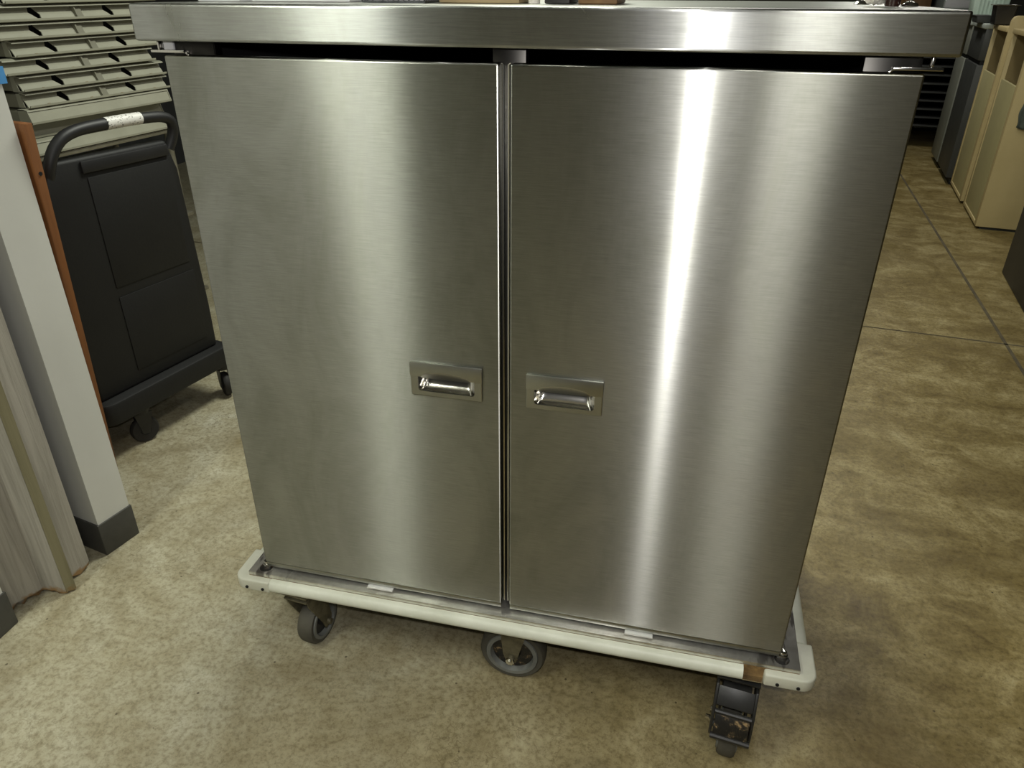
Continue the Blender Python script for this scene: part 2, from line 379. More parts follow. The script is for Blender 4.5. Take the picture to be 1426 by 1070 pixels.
HX = {-1: (-.189, -.044), 1: (.043, .188)}
HZ0, HZ1 = .826, .8985
def make_door(s):
    x0, x1 = (-.600, -.0088) if s < 0 else (.0092, .600)
    bm = BM(); bx(bm, x0, x1, 0, .028, ZB+.0125, ZT)
    d = obj('door', bm, M['steel'], cart, bevel=.0032, seg=3)
    hx0, hx1 = HX[s]
    w = hx1-hx0; a0, a1 = hx0+w*.105, hx1-w*.105; z0, z1 = HZ0+.0100, HZ0+.0415
    bm = BM(); bx(bm, a0-.002, a1+.002, -.02, .0275, z0-.002, z1+.014); cut(d, bm)
    d['label'] = 'left stainless door with pull at its right edge' if s < 0 else 'right stainless door with pull at its left edge'
    # bottom channel under the skin
    bm = BM(); bx(bm, x0+(.003 if s < 0 else 0.001), x1-(.001 if s < 0 else .003), .0012, .027, ZB, ZB+.0122)
    obj('bottom_channel', bm, M['plate'], d, bevel=.0008)
    # polished edge seam strip beside the centre gap
    e = x1 if s < 0 else x0
    bm = BM(); tube(bm, [(e+(.0048 if s < 0 else -.0042), .010, ZB+.016), (e+(.0048 if s < 0 else -.0042), .010, ZT-.002), (e+(.001 if s < 0 else -.001), .010, ZT+.0005)], .0019, 8)
    obj('edge_seal', bm, M['chrome'], d)
    # recessed pull: plate with a window
    bm = BM()
    xs = [hx0, a0, a1, hx1]; zs = [HZ0, z0, z1, HZ1]
    yv = -.0042
    def quadbox(xa, xb, za, zb, y=yv, dx0=0, dx1=0, dz0=0, dz1=0): bx(bm, xa, xb, y, -.0002, za, zb)
    bx(bm, hx0, hx1, yv, -.0003, HZ0, HZ1)
    pl = obj('pull_plate', bm, M['plate'], d, bevel=.0026, seg=2)
    bm = BM(); r = .006; pts = []
    for cx, cz, a in ((a0+r, z0+r, 180), (a1-r, z0+r, 270)):
        for k in range(5): t_ = R(a+k*22.5); pts.append((cx+r*math.cos(t_), cz+r*math.sin(t_)))
    pts += [(a1, z1), (a0, z1)]
    prism(bm, pts, -.05, .05, 'y'); cut(pl, bm)
    # overlapping upper plate
    bm = BM(); bx(bm, hx0-.0004, hx1+.0004, -.0056, -.0036, z1, HZ1+.0004); obj('pull_upper_plate', bm, M['plate'], d, bevel=.0016)
    # crescent brow over the window
    bm = BM(); n = 20; m = 6; grid = []
    cx = (a0+a1)/2; hw = (a1-a0)*.44
    for i in range(n+1):
        u = -1+2*i/n; env = max(0, 1-u*u)**.5; row = []
        for j in range(m+1):
            v = j/m
            row.append(bm.verts.new((cx+u*hw, -.0058-.0022*env*(1-v)**1.2, z1-.0002+v*env*.0135+v*.0004)))
        grid.append(row)
    for i in range(n):
        for j in range(m): bm.faces.new((grid[i][j], grid[i+1][j], grid[i+1][j+1], grid[i][j+1]))
    bk = [bm.verts.new((grid[i][0].co.x, -.004, z1-.0002)) for i in range(n+1)]
    for i in range(n): bm.faces.new((bk[i], bk[i+1], grid[i+1][0], grid[i][0]))
    bmesh.ops.remove_doubles(bm, verts=bm.verts, dist=1e-5)
    obj('pull_brow', bm, M['chrome'], d, ang=60)
    # scooped finger cup
    bm = BM(); n = 14; rows = []
    for i in range(n+1):
        q = i/n
        y = -.0035+.0255*math.sin(q*PI/2)**.9; z = z0-.0005+(z1-z0+.013)*(1-math.cos(q*PI/2))
        row = []
        for k in range(19):
            u = -1+2*k/18; uu = math.copysign(abs(u)**.9, u)
            edge = max(0, abs(u)-.72)/.28
            row.append(bm.verts.new(((a0+a1)/2+uu*((a1-a0)/2+.0015), y*(1-edge**2.2)-.003*edge**2.2, z+.004*edge**2*(1-q))))
        rows.append(row)
    for i in range(n):
        for k in range(18): bm.faces.new((rows[i][k], rows[i][k+1], rows[i+1][k+1], rows[i+1][k]))
    obj('finger_cup', bm, M['chrome'], d, ang=80)
    # curled corner gussets of the cup
    bm = BM()
    for e_, sg in ((a0, 1), (a1, -1)):
        for dx in (.011,):
            tube(bm, [(e_+sg*(dx-.004), -.0032, z0+.0015), (e_+sg*dx, .003, z0+.007), (e_+sg*(dx+.003), .012, z0+.017), (e_+sg*(dx+.004), .018, z0+.026)], [.0010, .0017, .0016, .001], 8)
    objs('cup_corner', bm, M['chrome'], d)
    # keeper tab under the door
    tx0, tx1 = (-.334, -.271) if s < 0 else (.272, .333)
    bm = BM(); bx(bm, tx0, tx1, -.0075, .012, ZB-.0065, ZB-.0022); bx(bm, (tx0+tx1)/2-.002, (tx0+tx1)/2+.002, -.0085, -.004, ZB-.0050, ZB-.0018)
    obj('keeper_tab', bm, M['tab'], d, bevel=.0012)
    return d
for s in (-1, 1): make_door(s)

# pivot hinges
for s in (-1, 1):
    bm = BM()
    bx(bm, min(s*.556, s*.620), max(s*.556, s*.620), -.004, .010, 1.4365, 1.4405)          # flat arm
    bx(bm, min(s*.604, s*.6075), max(s*.604, s*.6075), -.001, .010, 1.4405, 1.4545)
    tube(bm, [(s*.552, .003, 1.4328), (s*.558, .003, 1.4375)], .0022, 8)
    obj('top_hinge', bm, M['chrome'], cart, bevel=.0006)
    bm = BM()
    lathe(bm, [(0, .0), (.011, 0), (.011, .004), (.0075, .006), (.0075, .013), (0, .013)], (s*.607, .016, .2795), (0, 0, 1), 16)
    bx(bm, min(s*.594, s*.613), max(s*.594, s*.613), .006, .026, .2795, .2865)
    obj('bottom_hinge', bm, M['chrome'], cart, bevel=.0012)
    bm = BM(); lathe(bm, [(0, 0), (.016, 0), (.013, .0006), (0, .0006)], (s*.605, .006, .2791), (0, 0, 1), 16)
    obj('weld_stain', bm, M['worn_black'], cart)
bm = BM(); bx(bm, -.615, -.596, .026, .0305, 1.4395, 1.4535); obj('hinge_sticker', bm, M['white_box'], cart, smooth=False)['label'] = 'small white sticker by the left top hinge'

# base pan, deck and bumper
bm = BM(); bx(bm, -.6415, .6415, -.0165, DEP+.0165, .2675, .279); obj('base_pan', bm, M['pan'], cart, bevel=.0022, seg=2)
bm = BM(); bx(bm, -.6410, .6410, -.0163, DEP+.0163, .236, .2672); obj('deck_board', bm, M['plywood'], cart, smooth=False)
# straight rails: rounded vinyl profile
prof = [(-.0165+.0, .2676), (-.0275, .2668), (-.0345, .2590), (-.0365, .2510), (-.0350, .2430), (-.030, .2375), (-.018, .2360), (-.0165, .2360)]
def rail_y(x0, x1, y_sign):
    bm = BM()
    pts = [(y if y_sign < 0 else DEP-y, z) for y, z in prof]
    prism(bm, pts, x0, x1, 'x'); obj('bumper_rail', bm, M['bumper'], cart, ang=50)
rail_y(-.580, .527, -1); rail_y(-.580, .580, 1)
def rail_x(s):
    bm = BM(); pts = [(s*(.6245-y), z) for y, z in [(-.0165-(-.0165-yy)*1.45, zz) for yy, zz in prof]]
    prism(bm, pts, .075, DEP-.075, 'y'); obj('bumper_rail', bm, M['bumper'], cart, ang=50)
rail_x(-1); rail_x(1)
def corner(sx, sy):
    """moulded corner block with a rounded outer corner, two screw holes"""
    X = .6765; Y = -.034; r = .030
    inx = .580 if not (sx > 0 and sy < 0) else .5705
    pts = [(inx, -.008), (inx, Y)]
    for k in range(7):
        a = R(-90+k*15); pts.append((X-r+r*math.cos(a), Y+r+r*math.sin(a)))
    pts += [(X, .075), (.634, .075), (.634, -.008)]
    pts = [(sx*x, y if sy < 0 else DEP-y) for x, y in pts]
    bm = BM(); prism(bm, pts, .2345, .2670, 'z')
    o = obj('bumper_corner', bm, M['bumper_corner'], cart, bevel=.005, seg=3, ang=45)
    bm = BM()
    for x in (.598, .640): lathe(bm, [(0, 0), (.0038, 0), (.0038, .003), (0, .003)], (sx*x, (Y-.0025) if sy < 0 else DEP-Y+.0025, .2455), (0, 1 if sy < 0 else -1, 0), 12)
    objs('screw_hole', bm, M['dark_in'], o)
for sx in (-1, 1):
    for sy in (-1, 1): corner(sx, sy)
bm = BM(); bx(bm, .5275, .570, -.030, -.0165, .2362, .2385); obj('bumper_channel', bm, M['chrome'], cart, smooth=False)
bm = BM(); bx(bm, -.63, .63, .02, DEP-.02, .226, .2358); obj('underframe', bm, M['dark_in'], cart, smooth=False)

# casters: fork is the part, wheel pieces hang on it
def caster(px, py, ang, R_, wid, trail, brake=False, big=False, fork='fork'):
    """swivel top at (px,py); ang = direction in which the wheel trails; axle is across it"""
    hub = R_
    c = Vector((math.cos(ang), math.sin(ang), 0)); a = Vector((-c.y, c.x, 0))
    o = Vector((px, py, 0)) + c*trail; axle = o + Vector((0, 0, R_))
    T = lambda u, v, z: tuple(o + c*u + a*v + Vector((0, 0, z)))
    bm = BM()
    def slab(pts, v0, v1):     # outline in (u,z), thickness along axle
        lo = [bm.verts.new(T(u, v0, z)) for u, z in pts]; hi = [bm.verts.new(T(u, v1, z)) for u, z in pts]
        n = len(pts); bm.faces.new(lo); bm.faces.new(hi[::-1])
        for i in range(n): bm.faces.new((lo[i], hi[i], hi[(i+1) % n], lo[(i+1) % n]))
    w = wid/2+.007
    topz = max(2*R_+.008, .19) if not big else 2*R_+.010
    for s_ in (-1, 1):
        v0, v1 = (w, w+.0045) if s_ > 0 else (-w-.0045, -w)
        slab([(-trail-.030, topz), (-trail-.026, topz-.02), (-.020, R_+.01), (-.012, R_-.016), (.012, R_-.016), (.018, R_+.01), (-trail+.040, topz)], v0, v1)
    slab([(-trail-.036, topz), (-trail-.036, topz+.005), (-trail+.042, topz+.005), (-trail+.042, topz)], -w-.0045, w+.0045)
    slab([(-trail-.05, .2205), (-trail-.05, .2258), (-trail+.05, .2258), (-trail+.05, .2205)], -.045, .045)
    lathe(bm, [(0, topz+.004), (.030, topz+.004), (.033, (topz+.2205)/2), (.030, .2206), (0, .2206)], (px, py, 0), (0, 0, 1), 20)
    lathe(bm, [(0, -w-.014), (.008, -w-.014), (.009, -w-.006), (.009, w+.006), (.008, w+.014), (0, w+.014)], axle, a, 12)
    f = obj('caster', bm, M[fork], cart, bevel=.0008)
    bm = BM(); h = wid/2
    lathe(bm, [(R_*.80, -h), (R_*.93, -h), (R_*.985, -h*.72), (R_, -h*.3), (R_, h*.3), (R_*.985, h*.72), (R_*.93, h), (R_*.80, h)], axle, a, 40)
    obj('tire', bm, M['rubber'], f)
    bm = BM()
    lathe(bm, [(R_*.62, -h*.6), (R_*.66, -h-.003), (R_*.78, -h-.003), (R_*.81, -h*.8), (R_*.81, h*.8), (R_*.78, h+.003), (R_*.66, h+.003), (R_*.62, h*.6), (R_*.62, -h*.6)], axle, a, 40)
    obj('wheel_rim', bm, M['rim'], f)
    bm = BM(); lathe(bm, [(0, -h*.55), (R_*.61, -h*.55), (R_*.63, 0), (R_*.61, h*.55), (0, h*.55)], axle, a, 32)
    lathe(bm, [(0, -h-.002), (R_*.24, -h-.002), (R_*.26, 0), (R_*.24, h+.002), (0, h+.002)], axle, a, 20)
    obj('wheel_disc', bm, M['worn_black'] if big else M['black_metal'], f)
    if big:
        bm = BM(); tube(bm, [tuple(axle - a*(w+.012)), tuple(axle - a*(w+.018))], .011, 6); tube(bm, [tuple(axle - a*(w+.016)), tuple(axle - a*(w+.022))], .006, 10)
        obj('axle_bolt', bm, M['chrome'], f, smooth=False)
    if brake:
        W = w+.012
        bm = BM()
        for s_ in (-1, 1):   # cheek plates of the total-lock brake
            v0, v1 = (W, W+.006) if s_ > 0 else (-W-.006, -W)
            slab([(-trail-.025, .205), (.02, .212), (.052, .165), (.062, .115), (.056, .092), (.04, .095), (.02, .125), (-trail-.02, .17)], v0, v1)
        slab([(.018, .203), (.020, .209), (.046, .176), (.043, .171)], -W, W)
        obj('brake_frame', bm, M['black_metal'], f, bevel=.0015)
        bm = BM()
        slab([(.050, .156), (.056, .160), (.072, .116), (.066, .112)], -W+.002, W-.002)
        obj('brake_pedal', bm, M['worn_black'], f, bevel=.0015)
        bm = BM()
        tube(bm, [T(.052, -W, .164), T(.052, W, .164)], .006, 10); tube(bm, [T(.071, -W-.002, .109), T(.071, W+.004, .109)], .007, 10)
        objs('pedal_bar', bm, M['black_metal'], f)
        bm = BM()
        for uu, zz in ((.000, R_+.012), (.028, .105), (.020, .128)):
            tube(bm, [T(uu, -W-.016 if uu == 0 else -W-.009, zz), T(uu, -W-.003, zz)], .006, 8)
        objs('brake_bolt', bm, M['chrome'], f)
    return f
caster(.530, .022, R(-97), .0625, .038, .036, brake=True, fork='black_metal')
caster(-.532, .030, R(84), .0660, .042, .040)
caster(.004, .078, 0, .0825, .046, .0, big=True)
caster(.530, DEP-.06, R(80), .0625, .038, .036)
caster(-.530, DEP-.06, R(100), .0625, .038, .036)
caster(.004, DEP-.078, PI, .0825, .046, .0, big=True)

# ------------------------------------------------------------------ things on top of the cart
ZTOP = 1.5119
def carton(name, label, cat, x0, x1, y, dep, h, mat, rot=0, marks=None):
    t = thing(name, label, cat, ((x0+x1)/2, y+dep/2, ZTOP), rot); w = (x1-x0)/2
    bm = BM(); bx(bm, -w, w, -dep/2, dep/2, .0003, h); b = obj('body', bm, mat, t, bevel=.002)
    bm = BM(); bx(bm, -w-.001, w+.001, -dep/2-.001, dep/2+.001, h*.72, h+.002); obj('lid', bm, mat, t, bevel=.002)
    if marks:
        bm = BM()
        for k in range(marks):
            xx = -w*.7+1.4*w*k/max(1, marks-1); bx(bm, xx, xx+.007, -dep/2-.0022, -dep/2-.0012, .018, .034)
        objs('printed_mark', bm, M['dark_in'], t, smooth=False)
    return t
carton('paper_box', 'white paper box at the far left end of the steel cart top', 'box', -.675+.05, -.538, .162, .15, .09, M['white_box'], 0, 3)
carton('paper_box', 'longer white paper box on the cart top, second from its left end', 'box', -.520, -.325, .171, .14, .08, M['white_box'], 0, 4)
t = thing('wire_basket', 'dark grey wire basket on the cart top left of centre', 'basket', (-.235, .22, ZTOP))
bm = BM(); bx(bm, -.058, .058, -.07, .07, .0003, .004); obj('basket_bottom', bm, M['mesh_grey'], t)
bm = BM()
for k in range(13):
    x = -.057+.114*k/12
    for y in (-.069, .069): tube(bm, [(x, y, .003), (x*1.1, y*1.1, .06)], .0016, 5)
for k in range(13):
    y = -.069+.138*k/12
    for x in (-.057, .057): tube(bm, [(x, y, .003), (x*1.1, y*1.1, .06)], .0016, 5)
obj('wires', bm, M['mesh_grey'], t)
bm = BM(); q = [(-.063, -.076), (.063, -.076), (.063, .076), (-.063, .076), (-.063, -.076)]
tube(bm, [(x, y, .06) for x, y in q], .003, 6); obj('basket_rim', bm, M['mesh_grey'], t)
carton('cardboard_box', 'tan cardboard box on the cart top above the left door pull', 'box', -.165, -.020, .19, .15, .10, M['card'])
def pot(name, label, cat, x, y, prof, mat, handle=False):
    t = thing(name, label, cat, (x, y, ZTOP)); bm = BM(); lathe(bm, prof, (0, 0, .0003), (0, 0, 1), 28); obj('body', bm, mat, t)
    return t
t = pot('tumbler', 'small pale tumbler on the cart top beside the tan cardboard box', 'tumbler', .004, .20, [(0, 0), (.010, 0), (.014, .07), (.012, .07), (.009, .004), (0, .004)], M['crumple'])
bm = BM(); lathe(bm, [(.0145, .066), (.0155, .068), (.0145, .071)], (0, 0, 0), (0, 0, 1), 24); obj('rim', bm, M['white_box'], t)
t = carton('black_case', 'black case standing on the cart top right of the pale tumbler', 'case', .022, .066, .20, .12, .12, M['black_box'])
carton('cardboard_box', 'low brown cardboard box on the cart top right of the black case', 'box', .085, .150, .17, .14, .07, M['brown_wood'])
t = pot('mug', 'glossy dark brown mug near the right end of the cart top', 'mug', .572, .175, [(0, 0), (.010, 0), (.0115, .003), (.0125, .05), (.0135, .085), (.0120, .085), (.011, .006), (0, .006)], M['brown_glass'])
bm = BM(); tube(bm, [(.012, .002, .03), (.020, .003, .034), (.022, .003, .05), (.019, .003, .064), (.012, .002, .068)], .0025, 8); obj('handle', bm, M['brown_glass'], t)
def dish(label, x, y):
    t = thing('metal_lid', label, 'lid', (x, y, ZTOP)); bm = BM()
    lathe(bm, [(.012, 0), (.013, .001), (.010, .005), (.004, .007), (0, .0072)], (0, 0, .0003), (0, 0, 1), 24); obj('dome', bm, M['chrome'], t)
    bm = BM(); lathe(bm, [(.0025, .0065), (.003, .009), (0, .011)], (0, 0, 0), (0, 0, 1), 12); obj('knob', bm, M['chrome'], t)
dish('tiny bright metal lid on the cart top just right of the brown mug', .597, .172)
dish('tiny bright metal lid on the cart top left of the crumpled paper', .553, .325)
bm = BM(); bmesh.ops.create_icosphere(bm, subdivisions=3, radius=.017)
for v in bm.verts:
    k = 1+.28*math.sin(v.co.x*420+v.co.z*260)*math.cos(v.co.y*380+v.co.z*150); v.co *= k; v.co.z *= .9
zm = min(v.co.z for v in bm.verts)
for v in bm.verts: v.co.z -= zm
o = obj('crumpled_paper', bm, M['crumple'], smooth=False); o.location = (.556, .222, ZTOP+.0003)
tag(o, 'crumpled white paper on the cart top beside the brown mug', 'paper')

# ------------------------------------------------------------------ grey trays on the rack, left background
AX = R(-6)                          # local +y runs along the trays, local +x faces the camera side
RX, RY = -2.25, .80
rack = thing('storage_rack', 'low galvanised storage rack carrying the stack of grey trays', 'rack', (RX, RY, 0), AX)
for yy in (.50, 1.20):
    for xx in (-.03, -.37):
        bm = BM(); tube(bm, [(xx, yy, 0), (xx, yy, .926)], .016, 12); obj('post', bm, M['galv'], rack)
for zz in (.12, .52, .925):
    bm = BM(); bx(bm, -.395, .0, .47, 1.235, zz, zz+.018); obj('shelf', bm, M['galv'], rack, bevel=.002)
TL = .75
def make_tray(plain):
    r = thing('plastic_tray', '', 'tray', (0, 0, 0), AX, 'grey plastic trays stacked on the rack')
    h = .057
    bm = BM()                        # body behind the face
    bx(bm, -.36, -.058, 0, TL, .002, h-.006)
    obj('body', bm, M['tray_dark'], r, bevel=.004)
    bm = BM()                        # top and bottom lips, end flanges
    prism(bm, [(-.062, h-.004), (-.062, h), (-.030, h+.0005), (-.014, h-.004), (-.012, h-.0085), (-.016, h-.0085), (-.020, h-.005), (-.032, h-.0035)], 0, TL, 'y')
    prism(bm, [(-.062, .0), (-.062, .003), (-.016, .003), (-.006, .005), (-.003, .0105), (.0, .0105), (-.001, .003), (-.010, -.0)], 0, TL, 'y')
    for y0, y1 in ((0, .004), (TL-.004, TL)):
        prism(bm, [(-.062, .0), (-.004, .0), (-.001, .008), (-.014, h-.006), (-.030, h), (-.062, h)] if plain else [(-.062, 0), (-.030, .0), (-.044, h), (-.062, h)], y0, y1, 'y')
    obj('lip', bm, M['tray'], r, ang=30)
    if plain:
        bm = BM(); prism(bm, [(-.006, .006), (-.004, .008), (-.018, h-.004), (-.024, h-.004)], .004, TL-.004, 'y'); obj('front_panel', bm, M['tray'], r)
    else:
        holes = [.255*TL, .735*TL]; rib = [.50*TL, .02*TL]
        cuts = [0.004] + holes + [TL-.004]
        zs = [.003, .022, .030, h-.004]; xs = [-.016, -.026, -.034, -.046]; g = [.003, .021, .024, .005]; sk = [.004, -.004, -.010, -.016]
        for a, b in zip(cuts, cuts[1:]):
            bm = BM(); F = []
            for z, x, gg, s_ in zip(zs, xs, g, sk):
                ya = a + ((gg*.7+s_) if a > .01 else 0); yb = b - ((gg-s_) if b < TL-.01 else 0)
                F.append((bm.verts.new((x, ya, z)), bm.verts.new((x, yb, z)), bm.verts.new((x-.004, ya, z)), bm.verts.new((x-.004, yb, z))))
            for p_, q_ in zip(F, F[1:]):
                bm.faces.new((p_[0], p_[1], q_[1], q_[0])); bm.faces.new((p_[2], q_[2], q_[3], p_[3]))
                bm.faces.new((p_[0], q_[0], q_[2], p_[2])); bm.faces.new((p_[1], p_[3], q_[3], q_[1]))
            obj('web_panel', bm, M['tray'], r, smooth=False)
        for y in (.50*TL,):
            bm = BM(); prism(bm, [(-.045, .003), (-.004, .003), (-.012, .020), (-.022, h-.006), (-.05, h-.004)], y-.016, y-.010, 'y')
            prism(bm, [(-.045, .003), (-.010, .003), (-.020, .020), (-.030, h-.006), (-.05, h-.004)], y-.010, y+.022, 'y')
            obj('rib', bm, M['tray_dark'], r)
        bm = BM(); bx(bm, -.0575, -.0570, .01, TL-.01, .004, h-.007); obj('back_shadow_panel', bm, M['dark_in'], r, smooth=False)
        bm = BM()
        for y in (.12*TL, .40*TL, .62*TL, .88*TL): bx(bm, -.0165, -.0140, y, y+.012, .0055, .0100)
        objs('clip', bm, M['plywood'], r, smooth=False)
    return r
pr, pp = make_tray(False), make_tray(True)
ordinal = ['topmost in view', 'second from the top', 'third from the top', 'fourth from the top', 'fifth from the top', 'sixth from the top', 'lowest of the ribbed ones']
zs = [1.477, 1.417, 1.357, 1.298, 1.238, 1.178, 1.118]
off = [.03, -.02, -.035, .015, -.045, .005, .010]
tl = [.01, .010, .006, .008, .004, -.002, -.006]
# stand-off packers keep the stack level: plain trays fill the height below
for i, z in enumerate(zs):
    o = pr if i == 0 else dup(pr)
    yy = .49+off[i]; o.location = Vector((RX, RY, z)) + Matrix.Rotation(AX, 3, 'Z') @ Vector((0, yy, 0))
    o.rotation_euler = (R([.35, .35, .3, .3, .15, 0, 0][i]), 0, AX)
    o['label'] = 'grey plastic tray with ribbed face, %s of the left stack' % ordinal[i]
for i, z in enumerate([1.060, 1.002, .9445]):
    o = pp if i == 0 else dup(pp)
    o.location = Vector((RX, RY, z)) + Matrix.Rotation(AX, 3, 'Z') @ Vector(((.02, -.03, .02)[i]-.01, .48-.01*i, 0))
    o['label'] = ['plain grey plastic tray lying directly under the ribbed trays of the stack',
                  'plain grey plastic tray between the two other plain trays, above the cart handle',
                  'lowest plain grey plastic tray of the stack, seen through the black cart handle'][i]
# cartons lower down, glimpsed between cart and cabinet
def rcarton(label, x0, x1, y0, y1, z, h, mat, marks):
    t = thing('carton', label, 'carton', (RX, RY, z), AX)
    bm = BM(); bx(bm, x0, x1, y0, y1, .0004, h); obj('body', bm, mat, t, bevel=.003)
    if marks:
        bm = BM(); random.seed(3)
        for k in range(9):
            zz = .04+k*.027; bx(bm, x1, x1+.0006, y1-.10, y1-.075+random.uniform(-.02, .03), zz, zz+.012+random.uniform(0, .01))
        objs('print', bm, M['white_box'], t, smooth=False)
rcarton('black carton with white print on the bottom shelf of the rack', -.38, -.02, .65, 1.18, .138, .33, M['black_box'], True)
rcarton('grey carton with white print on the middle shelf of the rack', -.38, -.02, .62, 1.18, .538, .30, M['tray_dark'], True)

# ------------------------------------------------------------------ black service cart
bc = thing('service_cart', 'black plastic service cart with a looped push handle, left of the steel cart', 'service cart', (-1.60, .82, 0), R(-12))
# local y along the end panel, local x towards the camera side
Y0, Y1 = -.155, .385
bm = BM()
pts = [(Y0, .235), (Y1+.01, .235), (Y1+.012, .42), (Y1-.005, .95), (Y1-.035, 1.055), (Y0+.05, 1.055), (Y0+.02, .95), (Y0, .42)]
lo = [bm.verts.new((-.05, u, z)) for u, z in pts]; hi = [bm.verts.new((0, u, z)) for u, z in pts]
bm.faces.new(lo); bm.faces.new(hi[::-1])
for i in range(8): bm.faces.new((lo[i], hi[i], hi[(i+1) % 8], lo[(i+1) % 8]))
obj('end_panel', bm, M['black_plastic'], bc, bevel=.012, seg=3)
bm = BM(); bx(bm, .0, .003, .015, Y1-.045, .61, .99); obj('raised_field', bm, M['black_plastic'], bc, bevel=.002)
bm = BM(); bx(bm, .0, .003, .015, Y1-.035, .29, .575); obj('raised_field', bm, M['black_plastic'], bc, bevel=.002)
bm = BM(); bx(bm, .0, .010, .0, Y1-.04, 1.005, 1.045); obj('top_rail', bm, M['black_tube'], bc, bevel=.006)
bm = BM()
pts = []
for cx, cy, a in ((-.02, Y0+.02, 180), (-.02+.07, Y0+.02, 270)): pass
def rrect(x0, x1, y0, y1, r):
    P = []
    for cx, cy, a in ((x1-r, y1-r, 0), (x0+r, y1-r, 90), (x0+r, y0+r, 180), (x1-r, y0+r, 270)):
        for k in range(6): t_ = R(a+18*k); P.append((cx+r*math.cos(t_), cy+r*math.sin(t_)))
    return P
prism(bm, rrect(-.46, .045, Y0-.025, Y1+.045, .05), .150, .235, 'z'); obj('base_shelf', bm, M['black_plastic'], bc, bevel=.010)
for z in (.55, .84):
    bm = BM(); bx(bm, -.45, -.045, Y0+.02, Y1-.02, z, z+.05); obj('shelf', bm, M['black_plastic'], bc, bevel=.008)
bm = BM(); bx(bm, -.455, -.415, Y0+.01, Y1, .235, .93); obj('rear_panel', bm, M['black_plastic'], bc, bevel=.010)
bm = BM(); bx(bm, -.42, -.048, Y0+.008, Y0+.03, .235, .93); obj('side_panel', bm, M['black_plastic'], bc, bevel=.006)
bm = BM()
path = [(-.02, Y0+.055, 1.00), (-.005, Y0+.058, 1.045), (.0, Y0+.085, 1.095), (.0, Y0+.125, 1.125), (.0, Y0+.18, 1.138), (.0, .1, 1.142), (.0, Y1-.10, 1.140), (.0, Y1-.03, 1.135), (-.002, Y1+.005, 1.120), (-.006, Y1+.015, 1.09), (-.014, Y1+.006, 1.055), (-.022, Y1-.012, 1.02)]
P2 = []
for i in range(len(path)-1):
    for k in range(3): P2.append(Vector(path[i]).lerp(Vector(path[i+1]), k/3))
P2.append(Vector(path[-1]))
for _ in range(2): P2 = [P2[0]] + [(P2[i-1]+P2[i]*2+P2[i+1])/4 for i in range(1, len(P2)-1)] + [P2[-1]]
tube(bm, P2, .0185, 14); obj('push_handle', bm, M['black_tube'], bc)
bm = BM(); tube(bm, [(0, .125, 1.1418), (0, .165, 1.1420), (0, .215, 1.1420), (0, .262, 1.1412)], .0200, 16, cap=False); obj('handle_label', bm, M['white_label'], bc)['label'] = 'white printed label wrapped on the handle'
for (x, y, ang) in ((-.01, -.015, -20), (.0, .395, 60), (-.40, -.06, 10), (-.40, .33, 10)):
    a = R(ang); ax = Vector((math.cos(a), math.sin(a), 0)); cc = Vector((-ax.y, ax.x, 0)); o = Vector((x, y, .052)) 
    bm = BM()
    for s_ in (-1, 1):
        p = o+ax*s_*.021
        q = [p+cc*(-.012)+Vector((0, 0, -.012)), p+cc*.012+Vector((0, 0, -.012)), p+cc*.035+Vector((0, 0, .075)), p+cc*(-.03)+Vector((0, 0, .075))]
        lo = [bm.verts.new(v-ax*.002) for v in q]; hi = [bm.verts.new(v+ax*.002) for v in q]
        bm.faces.new(lo); bm.faces.new(hi[::-1])
        for i in range(4): bm.faces.new((lo[i], hi[i], hi[(i+1) % 4], lo[(i+1) % 4]))
    lathe(bm, [(0, 0), (.034, 0), (.034, .0225), (0, .0225)], o+Vector((0, 0, .0755)), (0, 0, 1), 18)
    f = obj('caster', bm, M['black_metal'], bc)
    bm = BM(); lathe(bm, [(0, -.010), (.018, -.010), (.020, -.014), (.047, -.014), (.052, -.006), (.052, .006), (.047, .014), (.020, .014), (.018, .010), (0, .010)], o, ax, 28); obj('wheel', bm, M['black_rubber'], f)

# ------------------------------------------------------------------ beige units on the right
BA = R(-8.5)
def beige(x, y, label):
    t = thing('beige_cabinet', label, 'cabinet', (x, y, 0), BA, 'beige waste cabinets along the right')
    bm = BM(); bx(bm, .03, .55, .02, .68, 0, .03); obj('plinth', bm, M['dark_cab'], t)
    bm = BM()      # camera-side panel, taller, rounded top corner
    pts = [(0, .02), (.58, .02), (.58, 1.372), (.035, 1.372), (.018, 1.367), (.006, 1.354), (0, 1.337)]
    prism(bm, pts, 0, .070, 'y'); obj('end_panel', bm, M['beige'], t, bevel=.003)
    bm = BM(); prism(bm, [(0, .02), (.58, .02), (.58, 1.292), (0, 1.292)], .655, .70, 'y'); obj('end_panel', bm, M['beige'], t, bevel=.003)
    bm = BM(); bx(bm, .006, .024, .0705, .6545, .03, .958); obj('side_panel', bm, M['beige_face'], t, bevel=.002)
    bm = BM(); bx(bm, .0, .05, .0705, .6545, .02, .045); obj('base_strip', bm, M['beige'], t, bevel=.002)
    bm = BM(); bx(bm, -.012, .58, .0705, .6545, 1.262, 1.294); obj('top', bm, M['beige'], t, bevel=.004)
    bm = BM(); bx(bm, .025, .57, .0705, .6545, .90, .92); bx(bm, .45, .46, .0705, .6545, .92, 1.262); bx(bm, .025, .45, .0706, .074, .92, 1.262); bx(bm, .025, .45, .651, .6544, .92, 1.262)
    obj('inside_lining', bm, M['beige_in'], t, smooth=False)
    bm = BM(); bx(bm, .56, .578, .0705, .6545, .03, 1.26); obj('rear_panel', bm, M['beige'], t)
beige(2.372, 4.708, 'beige laminate cabinet with an open slot near its top, nearer the camera of the two')
beige(2.431+.045, 5.48, 'beige laminate cabinet with a steel pan on top, farther of the two')
